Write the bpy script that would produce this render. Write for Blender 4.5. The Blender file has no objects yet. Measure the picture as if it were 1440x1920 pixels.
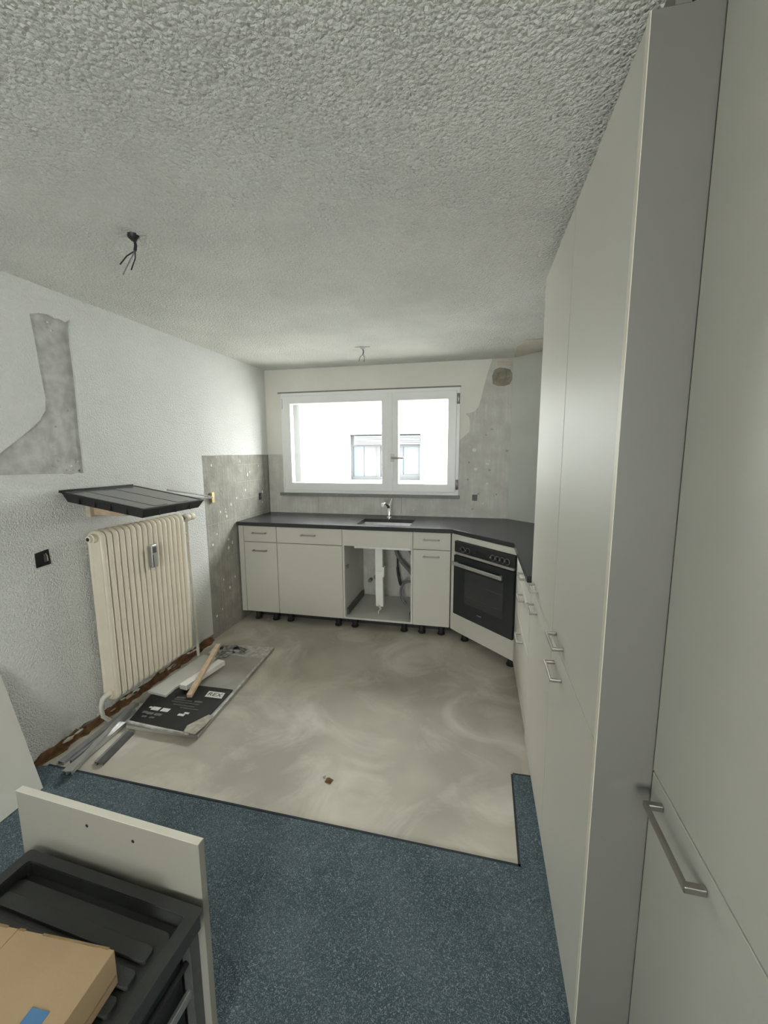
import bpy, bmesh, math, random
from mathutils import Vector, Matrix
from mathutils.geometry import tessellate_polygon

random.seed(7)
scene = bpy.context.scene
C = scene.collection

# ------------------------------------------------------------------ camera
CAM = Vector((2.0384, -3.8165, 1.492))
YAW, PITCH, ROLL, FPX = 0.2206, -0.1428, -0.0045, 778.1
fw = Vector((-math.sin(YAW)*math.cos(PITCH), math.cos(YAW)*math.cos(PITCH), math.sin(PITCH)))
rt0 = Vector((math.cos(YAW), math.sin(YAW), 0)); up0 = rt0.cross(fw)
rt = rt0*math.cos(ROLL) + up0*math.sin(ROLL); up = up0*math.cos(ROLL) - rt0*math.sin(ROLL)
cd = bpy.data.cameras.new('camera'); cam = bpy.data.objects.new('camera', cd); C.objects.link(cam)
cd.sensor_fit = 'HORIZONTAL'; cd.sensor_width = 36.0; cd.lens = FPX/1440.0*36.0
cd.clip_start = 0.02; cd.clip_end = 200
M = Matrix((rt, up, -fw)).transposed().to_4x4(); M.translation = CAM
cam.matrix_world = M
scene.camera = cam

# ------------------------------------------------------------------ overcast daylight through the kitchen window and an added rear one
world = bpy.data.worlds.new('overcast_sky'); scene.world = world; world.use_nodes = True
wn = world.node_tree.nodes['Background']
wn.inputs['Color'].default_value = (0.985, 0.985, 0.975, 1)
wn.inputs['Strength'].default_value = 1.0
def portal(name, loc, rot, sx, sy):
    l = bpy.data.lights.new(name, 'AREA'); l.shape = 'RECTANGLE'; l.size = sx; l.size_y = sy
    l.cycles.is_portal = True
    o = bpy.data.objects.new(name, l); C.objects.link(o); o.location = loc; o.rotation_euler = rot
    return o
portal('daylight_kitchen_window', (1.02, 0.43, 1.57), (math.radians(-90), 0, 0), 1.75, 1.0)
portal('added_rear_daylight', (2.0, -6.56, 1.45), (math.radians(90), 0, 0), 1.5, 1.4)  # unseen added opening, placed to fill the near end of the room
vs = scene.view_settings
vs.view_transform = 'Standard'; vs.look = 'None'; vs.gamma = 1.0; vs.use_curve_mapping = False
vs.exposure = 4.82
scene.cycles.use_denoising = True
scene.cycles.denoising_prefilter = 'ACCURATE'
scene.cycles.max_bounces = 7
scene.cycles.diffuse_bounces = 6
scene.cycles.glossy_bounces = 3
scene.cycles.transparent_max_bounces = 8
scene.cycles.use_adaptive_sampling = True
scene.cycles.adaptive_threshold = 0.025
scene.cycles.caustics_reflective = False
scene.cycles.caustics_refractive = False

# ------------------------------------------------------------------ materials
def mat(name, col, rough=.6, var=.0, vscale=6, metal=0, bump=0, bscale=80, bdetail=3, spec=None, col2=None, bdist=.002):
    m = bpy.data.materials.new(name); m.use_nodes = True
    nt = m.node_tree; N = nt.nodes; L = nt.links
    b = N['Principled BSDF']
    b.inputs['Roughness'].default_value = rough; b.inputs['Metallic'].default_value = metal
    if spec is not None: b.inputs['Specular IOR Level'].default_value = spec
    tc = N.new('ShaderNodeTexCoord')
    no = N.new('ShaderNodeTexNoise'); no.inputs['Scale'].default_value = vscale; no.inputs['Detail'].default_value = 3
    L.new(tc.outputs['Object'], no.inputs['Vector'])
    mx = N.new('ShaderNodeMix'); mx.data_type = 'RGBA'
    c2 = col2 or tuple(max(0, c*(1-var)) for c in col)
    c1 = col if col2 else tuple(min(1, c*(1+var*.5)) for c in col)
    mx.inputs[6].default_value = (*c1, 1); mx.inputs[7].default_value = (*c2, 1)
    rp = N.new('ShaderNodeMapRange'); rp.inputs[1].default_value = .35; rp.inputs[2].default_value = .65
    L.new(no.outputs['Fac'], rp.inputs[0]); L.new(rp.outputs[0], mx.inputs[0])
    L.new(mx.outputs[2], b.inputs['Base Color'])
    if bump:
        bn = N.new('ShaderNodeTexNoise'); bn.inputs['Scale'].default_value = bscale; bn.inputs['Detail'].default_value = bdetail
        L.new(tc.outputs['Object'], bn.inputs['Vector'])
        bp = N.new('ShaderNodeBump'); bp.inputs['Strength'].default_value = bump; bp.inputs['Distance'].default_value = bdist
        L.new(bn.outputs['Fac'], bp.inputs['Height']); L.new(bp.outputs[0], b.inputs['Normal'])
    return m
def nodes_of(m): return m.node_tree.nodes, m.node_tree.links, m.node_tree.nodes['Principled BSDF']

m_ceil = mat('stucco_ceiling', (.92, .912, .85), .9, .07, 2.2)
def stucco(m, scale, strength, dist, tint=None):
    N, L, b = nodes_of(m)
    tc = N.new('ShaderNodeTexCoord')
    n1 = N.new('ShaderNodeTexNoise'); n1.inputs['Scale'].default_value = scale; n1.inputs['Detail'].default_value = 2; n1.inputs['Distortion'].default_value = .6
    v = N.new('ShaderNodeTexVoronoi'); v.feature = 'F1'; v.inputs['Scale'].default_value = scale*1.1
    L.new(tc.outputs['Object'], n1.inputs['Vector'])
    ad = N.new('ShaderNodeVectorMath'); ad.operation = 'ADD'
    sc = N.new('ShaderNodeVectorMath'); sc.operation = 'SCALE'; sc.inputs['Scale'].default_value = .012
    L.new(n1.outputs['Color'], sc.inputs[0]); L.new(tc.outputs['Object'], ad.inputs[0]); L.new(sc.outputs[0], ad.inputs[1])
    L.new(ad.outputs[0], v.inputs['Vector'])
    s = N.new('ShaderNodeMath'); s.operation = 'SUBTRACT'
    L.new(n1.outputs['Fac'], s.inputs[0]); L.new(v.outputs['Distance'], s.inputs[1])
    bp = N.new('ShaderNodeBump'); bp.inputs['Strength'].default_value = strength; bp.inputs['Distance'].default_value = dist
    L.new(s.outputs[0], bp.inputs['Height']); L.new(bp.outputs[0], b.inputs['Normal'])
stucco(m_ceil, 86, 1.0, .015)
m_plaster = mat('painted_plaster', (.80, .80, .778), .85, .03, 3)
stucco(m_plaster, 105, .8, .0055)
m_smooth = mat('smooth_paint', (.78, .76, .69), .8, .03, 4, bump=.2, bscale=120)
m_grey_paint = mat('grey_paint', (.62, .63, .59), .7, .04, 4, bump=.1, bscale=120)
m_bare = mat('bare_grey_plaster', (.60, .595, .57), .9, 0, 16, col2=(.43, .425, .405), bump=.6, bscale=60, bdist=.004)
m_brown_patch = mat('brown_mortar', (.30, .27, .21), .95, .3, 20, bump=.5, bscale=90)
m_beige = mat('beige_mortar', (.58, .50, .40), .9, .15, 15, bump=.3)
m_masonry = mat('masonry', (.40, .39, .36), .95, .3, 12, bump=.6, bscale=50)

# tile adhesive: vertical trowel streaks, faint tile grid, pale crumbs
def adhesive(name, base, dark, pale):
    m = mat(name, base, .92, 0, 9, col2=dark)
    N, L, b = nodes_of(m)
    mxb = [n for n in N if n.type == 'MIX'][0]
    tc = N.new('ShaderNodeTexCoord'); mp = N.new('ShaderNodeMapping'); mp.inputs['Scale'].default_value = (45, 45, 3)
    L.new(tc.outputs['Object'], mp.inputs[0])
    st = N.new('ShaderNodeTexNoise'); st.inputs['Scale'].default_value = 1; st.inputs['Detail'].default_value = 4
    L.new(mp.outputs[0], st.inputs['Vector'])
    cr = N.new('ShaderNodeTexNoise'); cr.inputs['Scale'].default_value = 38; cr.inputs['Detail'].default_value = 3
    L.new(tc.outputs['Object'], cr.inputs['Vector'])
    r1 = N.new('ShaderNodeMapRange'); r1.inputs[1].default_value = .42; r1.inputs[2].default_value = .62; r1.inputs[4].default_value = .55
    L.new(st.outputs['Fac'], r1.inputs[0])
    mA = N.new('ShaderNodeMix'); mA.data_type = 'RGBA'; mA.inputs[7].default_value = (*dark, 1)
    L.new(r1.outputs[0], mA.inputs[0]); L.new(mxb.outputs[2], mA.inputs[6])
    r2 = N.new('ShaderNodeMapRange'); r2.inputs[1].default_value = .68; r2.inputs[2].default_value = .78
    L.new(cr.outputs['Fac'], r2.inputs[0])
    mB = N.new('ShaderNodeMix'); mB.data_type = 'RGBA'; mB.inputs[7].default_value = (*pale, 1)
    L.new(r2.outputs[0], mB.inputs[0]); L.new(mA.outputs[2], mB.inputs[6])
    L.new(mB.outputs[2], b.inputs['Base Color'])
    ad = N.new('ShaderNodeMath'); ad.operation = 'ADD'
    L.new(st.outputs['Fac'], ad.inputs[0]); L.new(cr.outputs['Fac'], ad.inputs[1])
    bp = N.new('ShaderNodeBump'); bp.inputs['Strength'].default_value = .7; bp.inputs['Distance'].default_value = .006
    L.new(ad.outputs[0], bp.inputs['Height']); L.new(bp.outputs[0], b.inputs['Normal'])
    return m
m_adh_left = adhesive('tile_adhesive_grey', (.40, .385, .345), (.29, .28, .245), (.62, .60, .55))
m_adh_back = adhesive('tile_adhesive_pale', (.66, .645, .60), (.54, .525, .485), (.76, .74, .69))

m_floor = mat('grey_screed', (.52, .475, .40), .75, 0, 2.6, col2=(.40, .365, .305), bump=.15, bscale=60)
N, L, b = nodes_of(m_floor)
tc = N.new('ShaderNodeTexCoord')
n2 = N.new('ShaderNodeTexNoise'); n2.inputs['Scale'].default_value = 2.0; n2.inputs['Detail'].default_value = 5; n2.inputs['Roughness'].default_value = .62; n2.inputs['Distortion'].default_value = 1.2
L.new(tc.outputs['Object'], n2.inputs['Vector'])
r = N.new('ShaderNodeMapRange'); r.inputs[1].default_value = .47; r.inputs[2].default_value = .68; r.inputs[4].default_value = .75
L.new(n2.outputs['Fac'], r.inputs[0])
mA = N.new('ShaderNodeMix'); mA.data_type = 'RGBA'; mA.inputs[7].default_value = (.68, .64, .56, 1)
L.new(r.outputs[0], mA.inputs[0]); L.new([n for n in N if n.type == 'MIX'][0].outputs[2], mA.inputs[6])
L.new(mA.outputs[2], b.inputs['Base Color'])

m_carpet = mat('blue_needle_felt', (.050, .074, .088), .95, 0, 4, col2=(.080, .108, .122))
N, L, b = nodes_of(m_carpet); b.inputs['Specular IOR Level'].default_value = .15
tc = N.new('ShaderNodeTexCoord')
f1 = N.new('ShaderNodeTexNoise'); f1.inputs['Scale'].default_value = 105; f1.inputs['Detail'].default_value = 3; f1.inputs['Distortion'].default_value = 3.0
L.new(tc.outputs['Object'], f1.inputs['Vector'])
r = N.new('ShaderNodeMapRange'); r.inputs[1].default_value = .50; r.inputs[2].default_value = .68
L.new(f1.outputs['Fac'], r.inputs[0])
mA = N.new('ShaderNodeMix'); mA.data_type = 'RGBA'; mA.inputs[7].default_value = (.26, .31, .33, 1)
L.new(r.outputs[0], mA.inputs[0]); L.new([n for n in N if n.type == 'MIX'][0].outputs[2], mA.inputs[6])
L.new(mA.outputs[2], b.inputs['Base Color'])
bp = N.new('ShaderNodeBump'); bp.inputs['Strength'].default_value = .6; bp.inputs['Distance'].default_value = .003
L.new(f1.outputs['Fac'], bp.inputs['Height']); L.new(bp.outputs[0], b.inputs['Normal'])
m_carpet_edge = mat('carpet_backing', (.03, .035, .045), .95, .2, 30)

m_front = mat('light_grey_laminate', (.60, .582, .525), .5, .015, 2)
m_body = mat('white_melamine', (.62, .61, .57), .55, .03, 3)
m_edge = mat('cream_edge_band', (.74, .70, .60), .5, .03, 5)
m_edgew = mat('white_edge_band', (.84, .80, .70), .5, .02, 5)
m_side_shade = mat('shaded_side_panel', (.175, .168, .150), .5, .03, 3)  # front laminate darkened; the side's shade is held in the colour
m_board_shade = mat('shaded_white_panel', (.32, .305, .262), .5, .03, 3)  # white board with its shade mixed into the base colour
m_steel = mat('satin_nickel', (.42, .40, .37), .36, .04, 30, metal=1)
m_chrome = mat('chrome', (.82, .82, .83), .12, .02, 30, metal=1)
m_sink = mat('brushed_stainless', (.80, .80, .81), .42, .06, 40, metal=.55)
m_granite = mat('dark_granite', (.040, .040, .042), .26, 0, 220, col2=(.060, .060, .063), spec=.2)
m_black = mat('black_plastic', (.018, .018, .019), .45, .15, 20)
m_rubber = mat('black_foot_plastic', (.02, .02, .02), .6, .2, 20)
m_oven = mat('black_enamel', (.022, .022, .023), .3, .1, 20)
m_ovenglass = mat('oven_glass', (.028, .031, .032), .08, .1, 5)
m_ovenwin = mat('oven_window_glass', (.050, .053, .053), .1, .15, 5)
m_rad = mat('cream_radiator_paint', (.78, .71, .58), .45, .05, 8)
m_pipe = mat('painted_pipe', (.74, .71, .64), .5, .05, 20)
m_white = mat('white_window_plastic', (.86, .86, .85), .35, .01, 4)
m_whiteboard = mat('white_box_board', (.86, .85, .80), .6, .04, 10)
m_grout = mat('old_grout', (.46, .445, .40), .9, .2, 60)
m_greyboard = mat('grey_white_board', (.60, .59, .54), .6, .05, 8)
m_trimb = mat('unpainted_ceiling_board', (.66, .61, .51), .9, .08, 8)
m_gap_shade = mat('gap_shade', (.045, .044, .042), .7, .15, 12)  # near-black stand-in for the shadow in the open gap under the cabinets
m_sill = mat('grey_stone_sill', (.22, .22, .21), .6, .1, 60)
m_tray = mat('charcoal_tray_plastic', (.046, .048, .045), .30, .08, 12, bump=.15, bscale=300)
m_trayg = mat('glossy_black_tray', (.13, .13, .128), .16, .4, 5, spec=.9)
m_card = mat('brown_cardboard', (.52, .37, .22), .85, .06, 6, bump=.1, bscale=200)
m_cardedge = mat('cardboard_edge', (.36, .24, .13), .9, .2, 40)
m_tape = mat('blue_tape', (.10, .25, .48), .5, .1, 20)
m_wood = mat('raw_wood', (.62, .46, .32), .7, .15, 30)
m_glue = mat('brown_floor_glue', (.20, .105, .045), .85, .4, 30, bump=.6, bscale=60)
m_alu = mat('aluminium_profile', (.60, .60, .59), .4, .08, 20, metal=.85)
m_alud = mat('grey_rail', (.30, .30, .295), .5, .15, 20, metal=.4)
m_ali = mat('dark_rail', (.12, .12, .12), .5, .2, 20, metal=.3)
m_sheet = mat('grey_board_face', (.44, .425, .385), .5, 0, 5, col2=(.36, .345, .31))
m_sheetw = mat('dusty_white_laminate', (.66, .64, .60), .6, 0, 25, col2=(.40, .39, .37))
m_sheetd = mat('torn_dark_film', (.08, .08, .085), .5, 0, 40, col2=(.40, .39, .38))
m_blackcard = mat('printed_black_card', (.012, .012, .013), .45, .2, 20)
m_print = mat('white_print', (.75, .75, .72), .6, .1, 60)
m_printg = mat('grey_print', (.16, .16, .155), .6, .3, 60)
m_wrap = mat('tape_wrap', (.44, .40, .33), .6, .25, 40)
m_brass = mat('brass', (.75, .60, .30), .4, .1, 30, metal=.8)
m_cable = mat('dark_cable', (.03, .03, .03), .5, .2, 30)
m_hose = mat('grey_hose', (.22, .22, .21), .5, .2, 30)
m_wirew = mat('white_cable', (.75, .75, .73), .5, .05, 30)
m_facade = mat('white_render_facade', (.46, .46, .45), .9, .03, 2)
m_fdark = mat('dark_grey_metal_frame', (.013, .0145, .016), .6, .1, 10)
m_fblue = mat('blue_tinted_glass', (.014, .022, .031), .5, .1, 3)
m_fblue2 = mat('pale_blue_glass', (.021, .029, .035), .5, .1, 3)
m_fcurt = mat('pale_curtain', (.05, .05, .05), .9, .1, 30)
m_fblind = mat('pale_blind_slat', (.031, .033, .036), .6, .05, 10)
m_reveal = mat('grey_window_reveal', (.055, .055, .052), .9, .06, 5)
m_ground = mat('outside_paving', (.70, .69, .66), .9, .1, 1)

def glass_material():
    m = bpy.data.materials.new('window_glass'); m.use_nodes = True
    nt = m.node_tree; nt.nodes.clear(); N = nt.nodes; L = nt.links
    o = N.new('ShaderNodeOutputMaterial'); t = N.new('ShaderNodeBsdfTransparent'); g = N.new('ShaderNodeBsdfGlossy')
    g.inputs['Roughness'].default_value = .02; t.inputs['Color'].default_value = (.95, .97, .96, 1)
    fr = N.new('ShaderNodeFresnel'); fr.inputs['IOR'].default_value = 1.45
    ge = N.new('ShaderNodeNewGeometry'); iv = N.new('ShaderNodeMath'); iv.operation = 'SUBTRACT'; iv.inputs[0].default_value = 1.0
    L.new(ge.outputs['Backfacing'], iv.inputs[1]); mu = N.new('ShaderNodeMath'); mu.operation = 'MULTIPLY'   # reflect on the entry face only
    L.new(iv.outputs[0], mu.inputs[0]); L.new(fr.outputs[0], mu.inputs[1])
    mx = N.new('ShaderNodeMixShader'); L.new(mu.outputs[0], mx.inputs[0]); L.new(t.outputs[0], mx.inputs[1]); L.new(g.outputs[0], mx.inputs[2])
    L.new(mx.outputs[0], o.inputs['Surface'])
    return m
m_glass = glass_material()

# ------------------------------------------------------------------ mesh helpers
class MB:
    def __init__(s): s.v = []; s.f = []
    def add(s, vs, fs):
        n = len(s.v); s.v += [Vector(p) for p in vs]; s.f += [tuple(i+n for i in f) for f in fs]; return s
    def box(s, x0, x1, y0, y1, z0, z1):
        return s.add([(x0,y0,z0),(x1,y0,z0),(x1,y1,z0),(x0,y1,z0),(x0,y0,z1),(x1,y0,z1),(x1,y1,z1),(x0,y1,z1)],
                     [(0,3,2,1),(4,5,6,7),(0,1,5,4),(1,2,6,5),(2,3,7,6),(3,0,4,7)])
    def tube(s, pts, r, n=8, closed=False, ry=None, up=None):
        pts = [Vector(p) for p in pts]; k = len(pts); rings = []
        prev = None
        for i, p in enumerate(pts):
            if closed: d = pts[(i+1) % k] - pts[i-1]
            else: d = pts[min(i+1, k-1)] - pts[max(i-1, 0)]
            d.normalize()
            ref = Vector(up) if up is not None else (prev if prev is not None else (Vector((0,0,1)) if abs(d.z) < .9 else Vector((1,0,0))))
            a = ref - d*ref.dot(d)
            if a.length < 1e-4: a = Vector((0,1,0)) - d*d.y
            a.normalize(); c = d.cross(a); prev = a
            rr = r[i] if isinstance(r, (list, tuple)) else r
            rings.append([p + a*math.cos(2*math.pi*j/n)*(ry or rr) + c*math.sin(2*math.pi*j/n)*rr for j in range(n)])
        vs = [q for g in rings for q in g]; fs = []
        for i in range(k if closed else k-1):
            i2 = (i+1) % k
            for j in range(n): fs.append((i*n+j, i*n+(j+1) % n, i2*n+(j+1) % n, i2*n+j))
        if not closed: fs += [tuple(range(n))[::-1], tuple((k-1)*n+j for j in range(n))]
        return s.add(vs, fs)
    def lathe(s, base, axis, prof, n=16):
        axis = Vector(axis).normalized(); base = Vector(base)
        a = axis.orthogonal().normalized(); c = axis.cross(a)
        vs = []; fs = []
        for (h, r) in prof:
            vs += [base + axis*h + (a*math.cos(2*math.pi*j/n) + c*math.sin(2*math.pi*j/n))*r for j in range(n)]
        for i in range(len(prof)-1):
            for j in range(n): fs.append((i*n+j, i*n+(j+1) % n, (i+1)*n+(j+1) % n, (i+1)*n+j))
        fs += [tuple(range(n))[::-1], tuple((len(prof)-1)*n+j for j in range(n))]
        return s.add(vs, fs)
    def prism(s, loops, axis, lo, hi):
        mp = {'x': lambda u, v, w: (w, u, v), 'y': lambda u, v, w: (u, w, v), 'z': lambda u, v, w: (u, v, w)}[axis]
        tri = tessellate_polygon([[Vector((p[0], p[1], 0)) for p in l] for l in loops])
        flat = [p for l in loops for p in l]; n = len(flat)
        vs = [mp(p[0], p[1], lo) for p in flat] + [mp(p[0], p[1], hi) for p in flat]
        fs = [tuple(t) for t in tri] + [tuple(i+n for i in t[::-1]) for t in tri]
        k = 0
        for l in loops:
            m = len(l)
            for i in range(m):
                a, b2 = k+i, k+(i+1) % m
                fs.append((a, b2, b2+n, a+n))
            k += m
        return s.add(vs, fs)
    def xf(s, mtx):
        s.v = [mtx @ p for p in s.v]; return s

WL = {}
def obj(name, mb, m, parent=None, bevel=0, smooth=False, origin=None, kind=None, label=None):
    xs = [p.x for p in mb.v]; ys = [p.y for p in mb.v]; zs = [p.z for p in mb.v]
    o0 = Vector(origin) if origin is not None else Vector(((min(xs)+max(xs))/2, (min(ys)+max(ys))/2, min(zs)))
    me = bpy.data.meshes.new(name); me.from_pydata([p - o0 for p in mb.v], [], mb.f)
    bm = bmesh.new(); bm.from_mesh(me); bmesh.ops.recalc_face_normals(bm, faces=bm.faces); bm.to_mesh(me); bm.free()
    if smooth:
        for p in me.polygons: p.use_smooth = True
    me.materials.append(m)
    o = bpy.data.objects.new(name, me); C.objects.link(o)
    if parent is not None:
        o.parent = parent; o.location = o0 - WL[parent.name]
    else: o.location = o0
    WL[o.name] = o0
    if bevel:
        bv = o.modifiers.new('bevel', 'BEVEL'); bv.width = bevel; bv.segments = 2; bv.limit_method = 'ANGLE'; bv.angle_limit = math.radians(40)
    if smooth:
        es = o.modifiers.new('split', 'EDGE_SPLIT'); es.split_angle = math.radians(45)
    if kind: o['kind'] = kind
    if label: o['label'] = label
    return o
def tag(o, label, cat, group=None, kind=None):
    o['label'] = label; o['category'] = cat
    if group: o['group'] = group
    if kind: o['kind'] = kind
    return o
def thing(name, label, cat, loc, rotz=None, group=None):
    o = bpy.data.objects.new(name, None); C.objects.link(o); o.location = loc; o.empty_display_size = .1
    if rotz is None: WL[o.name] = Vector(loc)
    else: o.rotation_euler = (0, 0, rotz); WL[o.name] = Vector((0,0,0))     # parts given in the thing's own frame
    return tag(o, label, cat, group)
def struct(name, mb, m, **k):
    return obj(name, mb, m, kind='structure', **k)
def box(*a): return MB().box(*a)
def text_mb(s, size, thick=.0004):
    cu = bpy.data.curves.new('lettering', 'FONT'); cu.body = s; cu.size = size; cu.align_x = 'CENTER'; cu.align_y = 'CENTER'; cu.extrude = thick
    cu.resolution_u = 3
    t = bpy.data.objects.new('lettering', cu); C.objects.link(t)
    dg = bpy.context.evaluated_depsgraph_get(); me = bpy.data.meshes.new_from_object(t.evaluated_get(dg))
    mb = MB().add([v.co.copy() for v in me.vertices], [tuple(p.vertices) for p in me.polygons])
    bpy.data.objects.remove(t); bpy.data.curves.remove(cu); bpy.data.meshes.remove(me)
    return mb

# ------------------------------------------------------------------ room shell
H = 2.28; XR = 2.95; YB = -6.5
WX0, WX1, WZ0, WZ1 = .165, 1.876, 1.10, 2.057
struct('floor', box(-.3, XR+.3, YB-.3, .42, -.2, 0), m_floor)
struct('ceiling', box(-.3, XR+.3, YB-.3, .42, H, H+.2), m_ceil, origin=(0,0,H))

wl = struct('wall_left', box(-.3, -.014, YB-.3, .008, 0, H), m_masonry)
def jag(p0, p1, n, amp):
    r_ = []
    for i in range(n):
        t = (i+1)/(n+1); r_.append((p0[0]+(p1[0]-p0[0])*t + random.uniform(-amp, amp), p0[1]+(p1[1]-p0[1])*t + random.uniform(-amp, amp)))
    return r_
patch = [(-1.998,1.387),(-2.04,1.394),(-2.08,1.386),(-2.12,1.392),(-2.30,1.398),(-2.52,1.402),(-2.52,1.435),(-2.394,1.495),(-2.33,1.545),(-2.26,1.60),(-2.205,1.65),(-2.172,1.70),(-2.165,1.76),(-2.171,1.822),(-2.178,1.92),(-2.185,2.03),(-2.194,2.133),(-2.15,2.150),(-2.10,2.158),(-2.075,2.148),(-2.05,2.152),(-2.02,2.146),(-1.993,2.166),(-2.001,2.05),(-1.996,1.85),(-2.001,1.62)]
jbox = [(-2.302,.955),(-2.302,1.020),(-2.245,1.028),(-2.238,.962)]
# plaster skin of the left wall, open at the stripped tile field, the bare patch and the box
bot = jag((YB, .012), (-2.42, .012), 4, .002) + [(-2.42, .03)] + jag((-2.42,.035), (-1.03,.05), 26, .011)
skin = [(YB, 0)] + bot + [(-1.025, .05), (-1.025,1.474)] + [(-.9,1.472),(-.7,1.476),(-.45,1.473),(-.2,1.476)] + [(0,1.474),(0,H),(YB,H)]
obj('plaster', MB().prism([skin, patch, jbox], 'x', -.014, 0), m_plaster, wl, origin=(0,0,0))
obj('bare_patch', MB().prism([patch], 'x', -.0138, -.0115), m_bare, wl, label='bare grey patch in the plaster')
for k in range(26):
    if k < 16: yy, zz = -2.02 - abs(random.gauss(0, .07)), 1.40 + abs(random.gauss(0, .05))
    elif k < 21: yy, zz = random.uniform(-2.12, -2.01), random.uniform(2.08, 2.14)
    else: yy, zz = random.uniform(-2.15, -2.03), random.uniform(1.45, 1.75)
    s_ = random.uniform(.003, .009)
    q = [(yy+s_*1.3*math.cos(t)*random.uniform(.4,1), zz+s_*math.sin(t)*random.uniform(.4,1)) for t in [i*math.pi/3 for i in range(6)]]
    obj('chipped_spot', MB().prism([q], 'x', -.0118, -.0105), m_masonry if k % 4 else m_plaster, wl)
adhp = [(-1.025,0),(0,0),(0,1.474),(-1.025,1.474)]
ah = MB().prism([adhp], 'x', -.0138, -.004)
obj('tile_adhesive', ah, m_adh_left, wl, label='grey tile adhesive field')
# imprints of lost tiles: slim ridges of grout on the adhesive
for i, yy in enumerate((-.87, -.715, -.56, -.405, -.25, -.10)):
    z0, z1 = (.9, 1.46) if yy > -.62 else (.12, 1.46)
    a = random.uniform(z0, z0+.1); bq = a + random.uniform(.25, z1-z0-.12)
    obj('grout_ridge', box(-.0045, -.0028, yy-.0018, yy+.0018, a, min(bq, 1.46)), m_grout, wl)
for zz in (.93, 1.085, 1.24, 1.39):
    obj('grout_ridge', box(-.0045, -.0025, -.55 if zz > 1 else -1.0, -.06, zz-.0018, zz+.0018), m_grout, wl)
for k in range(26):
    yy, zz = random.uniform(-1.0, -.65), random.uniform(.08, 1.45)
    if k > 16: yy, zz = random.uniform(-.6, -.1), random.uniform(1.0, 1.45)
    s_ = random.uniform(.006, .016)
    q = [(yy+s_*math.cos(t)*random.uniform(.5,1), zz+s_*1.3*math.sin(t)*random.uniform(.5,1)) for t in [i*math.pi/3 for i in range(6)]]
    obj('plaster_crumb', MB().prism([q], 'x', -.005, -.001), m_smooth, wl)

wb = struct('wall_back', MB().prism([[(-.3,0),(XR+.3,0),(XR+.3,H),(-.3,H)], [(WX0,WZ0),(WX1,WZ0),(WX1,WZ1),(WX0,WZ1)]], 'y', .009, .42), m_reveal)
pl = [(0,H),(2.134,H),(2.134,2.262),(2.10,2.15),(2.066,2.007),(2.052,1.94),(2.035,1.885),(2.003,1.845),(1.96,1.832),(1.925,1.828),(1.95,1.80),(1.962,1.775),(1.966,1.72),(1.965,1.672),(1.935,1.645),(1.90,1.615),(WX1,1.60),(WX1,WZ1),(WX0,WZ1),(WX0,1.474),(.09,1.477),(0,1.474)]
obj('plaster', MB().prism([pl], 'y', 0, .009), m_smooth, wb, origin=(0,0,0))
ex = [(0,0),(XR,0),(XR,H),(2.134,H)] + pl[2:17] + [(WX1,WZ0),(WX0,WZ0),(WX0,1.474),(.09,1.477),(0,1.474)]
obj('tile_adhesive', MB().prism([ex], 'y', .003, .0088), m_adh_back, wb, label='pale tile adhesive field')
bp_ = [(2.149,2.071),(2.19,2.055),(2.243,2.050),(2.29,2.065),(2.309,2.10),(2.309,2.150),(2.29,2.185),(2.25,2.20),(2.20,2.205),(2.16,2.19),(2.142,2.14)]
obj('mortar_spot', MB().prism([bp_], 'y', .0015, .004), m_brown_patch, wb, label='brown mortar spot')
obj('mortar_strip', MB().prism([[(2.185,2.225),(2.308,2.215),(2.308,2.25),(2.175,2.262)]], 'y', .001, .004), m_beige, wb, label='beige mortar strip')
for k in range(16):
    xx, zz = random.uniform(1.92, 2.29), random.uniform(.95, 1.7)
    s_ = random.uniform(.006, .02)
    q = [(xx+s_*1.2*math.cos(t)*random.uniform(.5,1), zz+s_*math.sin(t)*random.uniform(.4,1)) for t in [i*math.pi/4 for i in range(8)]]
    obj('mortar_blotch', MB().prism([q], 'y', .0015, .004), m_masonry if k % 3 else m_smooth, wb)
for xx in (.52, 1.35):
    obj('grout_ridge', box(xx-.002, xx+.002, .0015, .0035, .92, 1.07), m_adh_left, wb)

struct('wall_right', box(XR, XR+.3, YB-.3, 0.009, 0, H), m_plaster)
# boxed-in diagonal corner
a_, b_ = Vector((2.313, 0)), Vector((XR, -(XR-2.313)))
wd = struct('wall_diagonal', MB().prism([[(a_.x,a_.y),(b_.x,b_.y),(XR,0)]], 'z', 0, H), m_grey_paint)
RW = [(1.4,.9),(2.5,.9),(2.5,2.05),(1.4,2.05)]
struct('wall_rear', MB().prism([[(-.3,0),(XR+.3,0),(XR+.3,H),(-.3,H)], RW], 'y', YB-.3, YB), m_plaster)
w2 = struct('added_rear_window', MB().prism([RW, [(1.45,.95),(2.45,.95),(2.45,2.0),(1.45,2.0)]], 'y', YB-.09, YB-.03), m_white)  # unseen window added behind the camera, sized and placed for fill light
obj('pane', box(1.45, 2.45, YB-.063, YB-.057, .95, 2.0), m_glass, w2)
# unpainted strip where the ceiling meets the boxed corner, and the edge trims
struct('trim_1', MB().prism([[(2.32,-.02),(2.30,-.42),(2.36,-.58),(2.86,-.58)]], 'z', H-.004, H), m_trimb)

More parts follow.
